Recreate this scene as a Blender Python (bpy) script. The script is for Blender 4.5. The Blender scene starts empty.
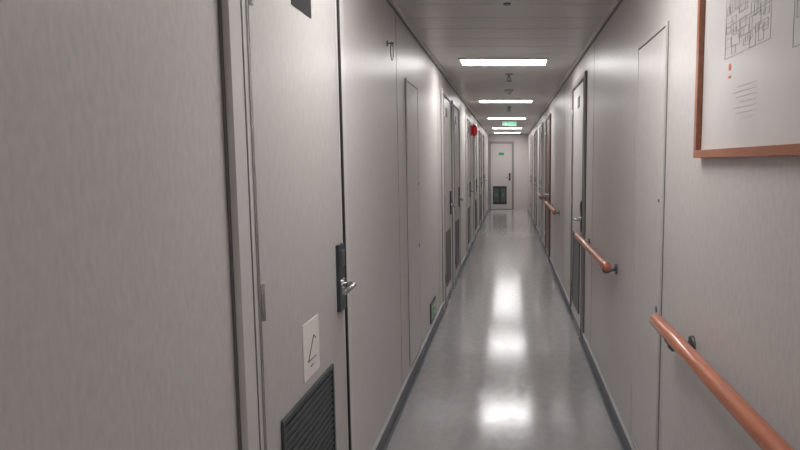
import bpy, bmesh, math, random
from mathutils import Vector, Matrix
random.seed(4)
D=bpy.data
scene=bpy.context.scene
try:
    scene.view_settings.view_transform='Standard'
    scene.view_settings.look='None'
except Exception: pass

XL,XR=-0.624,0.576
H=2.244
Y0,Y1=-2.6,18.3

# ---------------- materials ----------------
def mat(name,col,rough=0.5,metal=0.0,noise=None,bump=0.0,scale=(1,1,1),coat=0.0,emit=None,spec=0.5,nscale=20,roughvar=0.0):
    m=D.materials.new(name); m.use_nodes=True
    nt=m.node_tree; b=nt.nodes['Principled BSDF']
    b.inputs['Base Color'].default_value=(*col,1)
    b.inputs['Roughness'].default_value=rough
    b.inputs['Metallic'].default_value=metal
    b.inputs['Specular IOR Level'].default_value=spec
    b.inputs['Coat Weight'].default_value=coat
    if emit:
        b.inputs['Emission Color'].default_value=(*emit[0],1)
        b.inputs['Emission Strength'].default_value=emit[1]
    if noise is not None:
        tc=nt.nodes.new('ShaderNodeTexCoord'); mp=nt.nodes.new('ShaderNodeMapping')
        mp.inputs['Scale'].default_value=scale
        nt.links.new(tc.outputs['Object'],mp.inputs['Vector'])
        n=nt.nodes.new('ShaderNodeTexNoise'); n.inputs['Scale'].default_value=nscale
        n.inputs['Detail'].default_value=6; n.inputs['Roughness'].default_value=0.65
        nt.links.new(mp.outputs['Vector'],n.inputs['Vector'])
        r=nt.nodes.new('ShaderNodeValToRGB')
        r.color_ramp.elements[0].position=0.3; r.color_ramp.elements[1].position=0.7
        r.color_ramp.elements[0].color=tuple(c*(1-noise) for c in col)+(1,)
        r.color_ramp.elements[1].color=tuple(min(1,c*(1+noise)) for c in col)+(1,)
        nt.links.new(n.outputs['Fac'],r.inputs['Fac'])
        nt.links.new(r.outputs['Color'],b.inputs['Base Color'])
        if bump:
            bp=nt.nodes.new('ShaderNodeBump'); bp.inputs['Strength'].default_value=bump
            bp.inputs['Distance'].default_value=0.002
            nt.links.new(n.outputs['Fac'],bp.inputs['Height'])
            nt.links.new(bp.outputs['Normal'],b.inputs['Normal'])
        if roughvar:
            mr=nt.nodes.new('ShaderNodeMapRange')
            mr.inputs['From Min'].default_value=0.3; mr.inputs['From Max'].default_value=0.7
            mr.inputs['To Min'].default_value=rough-roughvar; mr.inputs['To Max'].default_value=rough+roughvar
            nt.links.new(n.outputs['Fac'],mr.inputs['Value'])
            nt.links.new(mr.outputs['Result'],b.inputs['Roughness'])
    return m

M={}
M['wall']=mat('wall_laminate',(0.585,0.55,0.535),0.38,noise=0.08,bump=0.14,scale=(1,1,0.35),nscale=80)
M['door']=mat('door_laminate',(0.51,0.48,0.467),0.37,noise=0.08,bump=0.12,scale=(1,1,0.35),nscale=70)
M['frame']=mat('door_frame_paint',(0.61,0.58,0.565),0.33,noise=0.03,nscale=5)
M['frameg']=mat('door_frame_grey',(0.30,0.285,0.28),0.35,noise=0.03,nscale=5)
M['jamb']=mat('dark_edge_grey',(0.14,0.135,0.135),0.4,noise=0.03,nscale=5)  # dark grey edge strips on door frames, access panels and cove trim
M['gap']=mat('gap_gasket_black',(0.02,0.02,0.022),0.7,noise=0.1,nscale=10)
M['seam']=mat('panel_seam_grey',(0.28,0.26,0.25),0.5,noise=0.05,nscale=10)
M['ceil']=mat('ceiling_panel_white',(0.62,0.60,0.585),0.34,noise=0.03,scale=(0.3,1,1),nscale=8)
M['ceilgap']=mat('ceiling_joint_grey',(0.14,0.135,0.13),0.6,noise=0.05,nscale=8)
M['trim']=mat('cove_trim_white',(0.78,0.75,0.73),0.33,noise=0.02,nscale=8)
M['floor']=mat('vinyl_floor_grey',(0.375,0.362,0.36),0.145,noise=0.08,bump=0.10,scale=(1,0.6,1),nscale=20,roughvar=0.05,spec=1.0)
M['skirt']=mat('skirting_blue_grey',(0.12,0.13,0.15),0.4,noise=0.08,nscale=8)
M['skirtlip']=mat('skirting_lip_light',(0.42,0.42,0.43),0.35,noise=0.05,nscale=8)
M['steel']=mat('brushed_steel',(0.55,0.55,0.55),0.25,metal=1.0,noise=0.08,scale=(1,1,8),nscale=30)
M['dsteel']=mat('dark_steel',(0.16,0.165,0.17),0.35,metal=0.7,noise=0.08,nscale=20)
M['lock']=mat('lock_case_graphite',(0.035,0.045,0.053),0.35,noise=0.1,nscale=20)
M['vent']=mat('vent_grille_dark',(0.075,0.085,0.088),0.45,metal=0.3,noise=0.1,nscale=20)
M['ventg']=mat('vent_grille_midgrey',(0.12,0.12,0.122),0.45,metal=0.2,noise=0.1,nscale=20)
M['wood']=mat('handrail_beech_stain',(0.46,0.15,0.078),0.33,noise=0.22,scale=(8,0.5,8),nscale=12,coat=0.3)
M['fwood']=mat('frame_wood_brown',(0.34,0.12,0.06),0.35,noise=0.2,scale=(4,1,4),nscale=12,coat=0.2)
M['browndoor']=mat('brown_door_frame',(0.16,0.10,0.075),0.4,noise=0.15,scale=(4,4,0.5),nscale=12)
M['paper']=mat('plan_paper',(0.65,0.63,0.615),0.3,noise=0.03,nscale=3,coat=0.4)
M['ink']=mat('plan_ink',(0.36,0.35,0.35),0.6,noise=0.05,nscale=10)
M['red']=mat('alarm_red',(0.75,0.02,0.02),0.3,noise=0.05,nscale=10,coat=0.3)
M['orange']=mat('plan_marker_red',(0.75,0.18,0.12),0.5,noise=0.05,nscale=10)
M['cream']=mat('notice_cream',(0.80,0.75,0.70),0.5,noise=0.03,nscale=6)
M['black']=mat('sign_black',(0.025,0.025,0.028),0.4,noise=0.1,nscale=10)
M['green']=mat('sign_green',(0.03,0.30,0.12),0.4,noise=0.05,nscale=10)
M['glowgreen']=mat('exit_sign_green_lit',(0.10,0.5,0.25),0.4,noise=0.02,nscale=10,emit=((0.25,0.9,0.5),0.35))
M['pale']=mat('photolum_pale',(0.55,0.62,0.45),0.5,noise=0.03,nscale=10)
M['white']=mat('plastic_white',(0.72,0.71,0.69),0.35,noise=0.02,nscale=10)
M['tube']=mat('light_diffuser',(0.9,0.9,0.9),0.4,emit=((1.0,0.975,0.965),22.5))

# ---------------- mesh builder ----------------
class MB:
    def __init__(s): s.bm=bmesh.new(); s.m=[]
    def mi(s,k):
        if k not in s.m: s.m.append(k)
        return s.m.index(k)
    def box(s,x0,x1,y0,y1,z0,z1,k):
        x0,x1=sorted((x0,x1)); y0,y1=sorted((y0,y1)); z0,z1=sorted((z0,z1))
        v=[s.bm.verts.new(p) for p in [(x0,y0,z0),(x1,y0,z0),(x1,y1,z0),(x0,y1,z0),(x0,y0,z1),(x1,y0,z1),(x1,y1,z1),(x0,y1,z1)]]
        i=s.mi(k)
        for f in [(0,3,2,1),(4,5,6,7),(0,1,5,4),(1,2,6,5),(2,3,7,6),(3,0,4,7)]:
            s.bm.faces.new([v[j] for j in f]).material_index=i
    def tube(s,pts,r,k,seg=16,rs=None,smooth=True):
        pts=[Vector(p) for p in pts]; i=s.mi(k); rings=[]
        ref=None
        for n,p in enumerate(pts):
            t=(pts[min(n+1,len(pts)-1)]-pts[max(n-1,0)]).normalized()
            if ref is None:
                ref=Vector((0,0,1)) if abs(t.z)<0.9 else Vector((1,0,0))
            u=(ref-t*ref.dot(t)).normalized(); ref=u; w=t.cross(u)
            rr=rs[n] if rs else r
            rings.append([s.bm.verts.new(p+(u*math.cos(a)+w*math.sin(a))*rr) for a in [2*math.pi*q/seg for q in range(seg)]])
        for a,b in zip(rings,rings[1:]):
            for q in range(seg):
                f=s.bm.faces.new([a[q],a[(q+1)%seg],b[(q+1)%seg],b[q]]); f.material_index=i; f.smooth=smooth
        for rg in (rings[0],rings[-1]):
            f=s.bm.faces.new(rg); f.material_index=i
    def capsule(s,p0,p1,r,k,seg=24):
        p0=Vector(p0);p1=Vector(p1);t=(p1-p0).normalized()
        pts=[];rs=[]
        for a in (5,20,40,60,90):
            a_=math.radians(a); pts.append(p0+t*r*0.6*(1-math.cos(a_))); rs.append(r*math.sin(a_))
        n=12
        for q in range(1,n): pts.append(p0+t*(r*0.6)+(p1-p0-t*r*1.2)*q/n); rs.append(r)
        for a in (90,60,40,20,5):
            a_=math.radians(a); pts.append(p1-t*r*0.6*(1-math.cos(a_))); rs.append(r*math.sin(a_))
        s.tube(pts,r,k,seg,rs)
    def done(s,name,bevel=0.0):
        bmesh.ops.recalc_face_normals(s.bm,faces=s.bm.faces[:])
        me=D.meshes.new(name); s.bm.to_mesh(me); s.bm.free()
        for k in s.m: me.materials.append(M[k])
        o=D.objects.new(name,me); scene.collection.objects.link(o)
        if bevel:
            b=o.modifiers.new('bevel','BEVEL'); b.width=bevel; b.segments=2; b.limit_method='ANGLE'; b.angle_limit=math.radians(50)
        return o

class WB(MB):
    """builder in wall coordinates: t = distance out from the wall face"""
    def __init__(s,side):
        super().__init__(); s.side=side; s.w=XL if side<0 else XR; s.n=-side
    def X(s,t): return s.w+s.n*t
    def wb(s,y0,y1,z0,z1,t0,t1,k): s.box(s.X(t0),s.X(t1),y0,y1,z0,z1,k)
    def P(s,t,y,z): return (s.X(t),y,z)

# ---------------- shell ----------------
T=0.12
b=MB(); b.box(XL-T,XR+T,Y0-T,Y1+T,-0.1,0,'floor'); b.done('floor')
for nm,x0,x1 in (('wall_left',XL-T,XL),('wall_right',XR,XR+T)):
    b=MB(); b.box(x0,x1,Y0,Y1,0,H,'wall'); b.done(nm)
b=MB(); b.box(XL-T,XR+T,Y1,Y1+T,0,H,'wall'); b.done('wall_end')
b=MB(); b.box(XL-T,XR+T,Y0-T,Y0,0,H,'wall'); b.done('wall_rear')
# ceiling: planks laid across the passage
b=MB(); b.box(XL-T,XR+T,Y0-T,Y1+T,H+0.012,H+0.1,'ceilgap')
y=Y0
while y<Y1-0.01:
    y2=min(y+0.30,Y1); b.box(XL-T,XR+T,y+0.003,y2-0.003,H,H+0.012,'ceil'); y=y2
b.done('ceiling',0.0015)
# cove trims and skirting
for nm,s in (('left',-1),('right',1)):
    b=WB(s)
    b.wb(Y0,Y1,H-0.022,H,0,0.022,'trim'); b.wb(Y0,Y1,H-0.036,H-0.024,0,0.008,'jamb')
    b.done('trim_1' if s<0 else 'trim_2',0.002)
    b=WB(s)
    b.wb(Y0,Y1,0,0.085,0,0.012,'skirt'); b.wb(Y0,Y1,0.085,0.093,0,0.015,'skirtlip'); b.wb(Y0,Y1,0,0.006,0.012,0.026,'skirt')
    b.done('baseboard_'+nm,0.001)

# wall seams (joiner strips), built as one object per wall
def seams(side,ys,name):
    b=WB(side)
    for y in ys:
        b.wb(y-0.003,y+0.003,0.094,H-0.036,0,0.0012,'seam')
    b.done(name)
seams(-1,[0.05,0.65,3.45,5.4,8.0,10.2,12.2,14.1,16,17.2],'trim_3')
seams(1,[-0.2,4.2,5.75,6.4,7.6,9.7,11.7,14.2,16.6],'trim_4')

# ---------------- doors ----------------
def lever(b,yc,z,dirn,k='steel',big=False):
    b.tube([b.P(0.010,yc,z),b.P(0.030,yc,z)],0.022,k,20)
    b.tube([b.P(0.028,yc,z),b.P(0.052,yc,z),b.P(0.062,yc+0.004*dirn,z),b.P(0.067,yc+0.014*dirn,z),b.P(0.067,yc+0.06*dirn,z-0.002),b.P(0.062,yc+0.12*dirn,z-0.006)],0.0095,k,14)
def grille(b,y0,y1,z0,z1,k,t0=0.010,step=0.022):
    b.wb(y0,y1,z0,z1,t0-0.002,t0+0.002,'black')
    f=0.016
    b.wb(y0,y1,z0,z0+f,t0,t0+0.009,k); b.wb(y0,y1,z1-f,z1,t0,t0+0.009,k)
    b.wb(y0,y0+f,z0+f,z1-f,t0,t0+0.009,k); b.wb(y1-f,y1,z0+f,z1-f,t0,t0+0.009,k)
    z=z0+f+0.006
    while z<z1-f-0.008:
        b.wb(y0+f,y1-f,z,z+step*0.5,t0+0.002,t0+0.006,k); z+=step
def door(name,side,y0,y1,top=2.02,handle='far',vent=None,leaf='door',frame='frame',sign=True,lockplate=True,extra=None,fn=0.045,vy=None,sy=None,inner=True):
    b=WB(side)
    fw=0.045; g=0.009
    b.wb(y0-fn,y0,0,top+fw,0,0.020,frame); b.wb(y1,y1+fw,0,top+fw,0,0.020,frame)
    b.wb(y0,y1,top,top+fw,0,0.020,frame)
    if inner:
        # dark grey bead on the inner edge of the casing
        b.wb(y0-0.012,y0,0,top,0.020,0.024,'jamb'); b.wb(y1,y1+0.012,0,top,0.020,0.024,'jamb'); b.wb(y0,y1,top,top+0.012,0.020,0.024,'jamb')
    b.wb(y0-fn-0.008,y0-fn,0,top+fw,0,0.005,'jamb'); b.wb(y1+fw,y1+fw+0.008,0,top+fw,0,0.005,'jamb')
    b.wb(y0,y1,0,top,0,0.003,'gap')
    b.wb(y0+g,y1-g*1.8,0.012,top-g,0.003,0.011,leaf)
    b.wb(y0,y1,0,0.010,0.003,0.024,'steel')
    hy=y1-0.075 if handle=='far' else y0+0.075
    dn=-1 if handle=='far' else 1
    hj=y0+0.01 if handle=='far' else y1-0.01
    for hz in (0.3,1.05,1.8):
        b.tube([b.P(0.020,hj,hz-0.045),b.P(0.020,hj,hz+0.045)],0.008,'steel',10)
    if lockplate:
        b.wb(hy-0.036,hy+0.036,0.86,1.10,0.011,0.024,'lock')
        b.wb(hy-0.022,hy+0.022,1.02,1.08,0.024,0.029,'dsteel')
    lever(b,hy,0.955,dn)
    if vent:
        va,vb=vy if vy else (y0+0.19,y1-0.12)
        grille(b,va,vb,*vent[:2],vent[2])
    if sign:
        c=(y0+y1)/2
        sa,sb=sy if sy else (c-0.09,c+0.07)
        b.wb(sa,sb,1.835,1.925,0.011,0.014,'black')
    if extra: extra(b,y0,y1)
    return b.done(name,0.0012)

def near_extra(b,y0,y1):
    a,c=1.765,1.915
    b.wb(a,c,0.735,0.91,0.011,0.0135,'cream')
    def ln(ya,za,yb,zb): b.tube([b.P(0.014,ya-.065,za-.003),b.P(0.014,yb-.065,zb-.003)],0.0016,'lock',6)
    ln(1.865,0.79,1.945,0.79); ln(1.87,0.79,1.925,0.86); ln(1.925,0.86,1.945,0.845); ln(1.89,0.77,1.92,0.77)
    b.wb(y1-0.014,y1-0.001,0.0,2.02,0.003,0.019,'gap')
    b.wb(y1-0.034,y1-0.017,0.012,2.008,0.011,0.013,'frame')
    b.wb(y0-0.012,y0-0.004,0.0,2.02,0.020,0.024,'steel')
    b.wb(y0-0.040,y0-0.034,0.0,2.02,0.020,0.0215,'jamb')
door('door_1',-1,1.455,2.245,vent=(0.22,0.70,'vent'),extra=near_extra,fn=0.10,vy=(1.575,2.05),sy=(1.77,1.94),inner=False)
door('door_2',-1,5.70,6.42,handle='far',vent=(0.18,0.72,'ventg'))
door('door_3',-1,6.75,7.50,handle='far',vent=(0.18,0.72,'ventg'))
door('door_4',-1,8.85,9.60,vent=(0.18,0.72,'ventg'))
door('door_5',-1,10.75,11.5,vent=(0.18,0.72,'ventg'))
door('door_6',-1,12.7,13.45,vent=(0.18,0.72,'ventg'),frame='frameg')
door('door_7',-1,14.7,15.45,frame='frameg')
door('door_8',1,4.62,5.42,handle='near',vent=(0.18,0.80,'ventg'),frame='frameg')
door('door_9',1,8.45,9.30,handle='near',leaf='browndoor',frame='browndoor',sign=False)
door('door_10',1,10.4,11.2,handle='near')
door('door_11',1,12.6,13.4,handle='near',frame='frameg')
door('door_12',1,15.0,15.8,handle='near')
# end door (on the end wall)
b=MB()
def eb(x0,x1,z0,z1,t0,t1,k): b.box(x0,x1,Y1-t0,Y1-t1,z0,z1,k)
ex0,ex1,et=-0.56,0.10,1.98
eb(ex0-0.05,ex0,0,et+.05,0,.03,'frameg'); eb(ex1,ex1+.05,0,et+.05,0,.03,'frameg'); eb(ex0,ex1,et,et+.05,0,.03,'frameg')
eb(ex0,ex1,0,et,0,.004,'gap'); eb(ex0+.012,ex1-.012,.012,et-.012,.004,.016,'door')
eb(-0.48,-0.07,0.16,0.70,.016,.03,'black')
for cx in (-0.375,-0.175):
    eb(cx-.08,cx+.08,0.22,0.64,.03,.036,'vent')
    for q in range(9): eb(cx-.06,cx+.06,0.25+q*.042,0.268+q*.042,.036,.042,'ventg')
    eb(cx-.03,cx+.03,0.40,0.47,.036,.046,'green')
eb(-0.31,-0.15,1.62,1.70,.016,.02,'green')
b.tube([(0.02,Y1-.016,.97),(0.02,Y1-.06,.97),(0.01,Y1-.07,.97),(-0.10,Y1-.07,.965)],.010,'steel',12)
b.box(-0.01,0.05,Y1-.016,Y1-.03,.87,1.09,'lock')
b.done('door_13',0.0015)

# ---------------- narrow access panels ----------------
def panel(name,side,y0,y1,z0,z1,dark_near=True):
    b=WB(side)
    b.wb(y0,y1,z0,z1,0,0.003,'gap')
    b.wb(y0+0.008,y1-0.006,z0+0.006,z1-0.006,0.003,0.009,'wall')
    f=0.014
    b.wb(y0-f,y0,z0-f,z1+f,0,0.010,'wall'); b.wb(y1,y1+f,z0-f,z1+f,0,0.010,'wall'); b.wb(y0,y1,z1,z1+f,0,0.010,'wall'); b.wb(y0,y1,z0-f,z0,0,0.010,'wall')
    b.wb(y0-f-.003,y0-f,z0-f,z1+f,0,0.003,'jamb'); b.wb(y1+f,y1+f+.003,z0-f,z1+f,0,0.003,'jamb')
    ly=y1-0.03 if dark_near else y0+0.03
    b.tube([b.P(0.009,ly,0.83),b.P(0.013,ly,0.83)],0.012,'dsteel',16)
    b.tube([b.P(0.009,ly,1.25),b.P(0.013,ly,1.25)],0.008,'steel',16)
    return b.done(name,0.001)
panel('access_panel',1,2.27,2.73,0.13,1.885,False)
panel('access_panel',-1,3.74,4.17,0.13,1.885)

# ---------------- handrails ----------------
def rail(y0,y1,bys,side=1,k='wood'):
    b=WB(side); z=0.855; so=0.072
    b.capsule(b.P(so,y0,z),b.P(so,y1,z),0.0225,k)
    for by in bys:
        b.tube([b.P(0.0,by,z-0.03),b.P(0.008,by,z-0.03)],0.028,'dsteel',24)
        b.tube([b.P(0.006,by,z-0.03),b.P(0.030,by,z-0.034),b.P(0.050,by,z-0.044),b.P(0.064,by,z-0.044),b.P(so,by,z-0.034),b.P(so,by,z-0.016)],0.009,'dsteel',12)
        b.box(b.X(so-0.012),b.X(so+0.012),by-0.03,by+0.03,z-0.026,z-0.018,'dsteel')
    b.done('handrail')
rail(-0.6,2.06,(-0.4,0.7,1.86))
rail(3.10,4.50,(3.22,4.33))
rail(6.75,8.25,(6.95,8.05))
rail(9.75,10.2,(9.85,10.1))

# ---------------- framed deck plan ----------------
b=WB(1)
y0,y1,z0,z1=0.86,1.84,1.405,2.15; f=0.022
b.wb(y0,y1,z0,z0+f,0,0.024,'fwood'); b.wb(y0,y1,z1-f,z1,0,0.024,'fwood')
b.wb(y0,y0+f,z0+f,z1-f,0,0.024,'fwood'); b.wb(y1-f,y1,z0+f,z1-f,0,0.024,'fwood')
b.wb(y0+f,y1-f,z0+f,z1-f,0,0.008,'paper')
def L(ya,za,yb,zb,w=0.0011,k='ink'):
    if abs(ya-yb)<1e-6: b.wb(ya-w/2,ya+w/2,min(za,zb),max(za,zb),0.008,0.0088,k)
    else: b.wb(min(ya,yb),max(ya,yb),za-w/2,za+w/2,0.008,0.0088,k)
def R(a,c,d,e,w=0.0011): L(a,d,c,d,w);L(a,e,c,e,w);L(a,d,a,e,w);L(c,d,c,e,w)
for (a,c,d,e) in ((1.36,1.64,1.66,1.82),(1.34,1.66,1.86,2.03),(0.95,1.25,1.62,2.0)):
    R(a,c,d,e,0.0015)
    for q in range(34):
        ww=random.uniform(0.02,0.06); hh=random.uniform(0.012,0.04)
        ya=random.uniform(a,c-ww); za=random.uniform(d,e-hh); R(ya,ya+ww,za,za+hh,0.0009)
    m_=(d+e)/2; L(a,m_,c,m_,0.0015)
for q in range(7): L(1.42,1.50+q*0.013,1.42+random.uniform(.08,.16),1.50+q*0.013,0.0007)
b.tube([b.P(0.008,1.60,1.635),b.P(0.0092,1.60,1.635)],0.009,'orange',20)
b.wb(1.59,1.61,1.607,1.613,0.008,0.0092,'orange')
b.done('framed_deck_plan',0.001)

# ---------------- ceiling lights ----------------
def clight(yc):
    b=MB(); w,d,x=0.355,0.15,-0.045
    fr=0.018
    b.box(x-w-fr,x+w+fr,yc-d-fr,yc-d,H-0.012,H,'white'); b.box(x-w-fr,x+w+fr,yc+d,yc+d+fr,H-0.012,H,'white')
    b.box(x-w-fr,x-w,yc-d,yc+d,H-0.012,H,'white'); b.box(x+w,x+w+fr,yc-d,yc+d,H-0.012,H,'white')
    b.box(x-w,x+w,yc-d,yc+d,H-0.008,H,'tube')
    b.done('ceiling_light')
for y in (-1.3,1.98,5.26,8.54,11.82,15.1,17.3): clight(y)

# sprinkler heads, smoke detector
def sprinkler(x,y):
    b=MB()
    b.tube([(x,y,H),(x,y,H-0.008)],0.035,'steel',24,rs=[0.042,0.034])
    b.tube([(x,y,H-0.008),(x,y,H-0.035)],0.013,'dsteel',12)
    for s in (-1,1): b.tube([(x+s*0.009,y,H-0.03),(x+s*0.022,y,H-0.048),(x+s*0.006,y,H-0.066)],0.004,'dsteel',8)
    b.tube([(x,y,H-0.035),(x,y,H-0.066)],0.003,'red',8)
    b.tube([(x,y,H-0.066),(x,y,H-0.071)],0.028,'dsteel',20)
    b.done('sprinkler_head')
sprinkler(0,6.0); sprinkler(0,9.4); sprinkler(0,12.9)
def smoke(x,y):
    b=MB()
    b.tube([(x,y,H),(x,y,H-0.012),(x,y,H-0.018),(x,y,H-0.034),(x,y,H-0.042)],0.05,'white',32,rs=[0.052,0.052,0.044,0.040,0.022])
    b.tube([(x,y,H-0.040),(x,y,H-0.048)],0.02,'dsteel',20)
    b.done('smoke_detector')
smoke(-0.01,3.22); smoke(0.0,7.3)

# alarm bell (red) on the left wall, high
b=WB(-1); yb,zb=9.85,1.905
b.wb(yb-0.06,yb+0.06,zb-0.08,zb+0.08,0,0.035,'red')
b.tube([b.P(0.03,yb,zb),b.P(0.05,yb,zb),b.P(0.09,yb,zb),b.P(0.115,yb,zb),b.P(0.122,yb,zb)],0.07,'red',28,rs=[0.04,0.095,0.09,0.06,0.015])
b.done('fire_alarm_bell')
# exit sign hung from ceiling
def exitsign(y,z=H-0.005):
    b=MB()
    b.box(-0.13,0.15,y-0.012,y+0.012,z-0.11,z-0.02,'white'); b.box(-0.12,0.14,y-0.015,y-0.012,z-0.103,z-0.027,'glowgreen')
    b.box(-0.09,-0.08,y-.004,y+.004,z-.02,H,'steel'); b.box(0.09,0.10,y-.004,y+.004,z-.02,H,'steel')
    b.box(0.02,0.10,y-0.0165,y-0.015,z-0.07,z-0.06,'white'); b.box(-0.08,-0.05,y-0.0165,y-0.015,z-0.095,z-0.035,'white')
    b.done('exit_sign')
exitsign(12.3)
# low-location escape sign
b=WB(-1)
b.wb(4.72,5.04,0.12,0.28,0,0.010,'lock'); b.wb(4.76,5.00,0.15,0.25,0.010,0.012,'pale'); b.wb(4.78,4.87,0.16,0.24,0.012,0.013,'green')
b.wb(4.90,4.98,0.19,0.21,0.012,0.013,'green')
b.done('escape_route_sign',0.001)
# wall hook with wire ring
b=WB(-1); hy,hz=3.2,2.0
b.tube([b.P(0,hy,hz),b.P(0.006,hy,hz)],0.014,'dsteel',16)
b.tube([b.P(0.004,hy,hz),b.P(0.03,hy,hz),b.P(0.034,hy,hz+0.004)],0.003,'dsteel',8)
b.tube([b.P(0.024,hy+0.036*math.sin(a),hz-0.040+0.046*math.cos(a)) for a in [math.pi*2*q/24 for q in range(25)]],0.0022,'dsteel',8)
b.done('wall_hook')

# ---------------- world + camera ----------------
w=D.worlds.new('world'); scene.world=w; w.use_nodes=True
w.node_tree.nodes['Background'].inputs[0].default_value=(0.5,0.5,0.52,1)
w.node_tree.nodes['Background'].inputs[1].default_value=0.2
cd=D.cameras.new('camera'); cam=D.objects.new('camera',cd); scene.collection.objects.link(cam)
cam.location=(0,0,1.39)
F=610.0
cam.rotation_euler=(math.radians(90)-math.atan(62/F),0,0)
cd.sensor_width=36; cd.lens=F*36/800
cd.shift_x=-(509-400)/800
cd.clip_start=0.02
scene.camera=cam
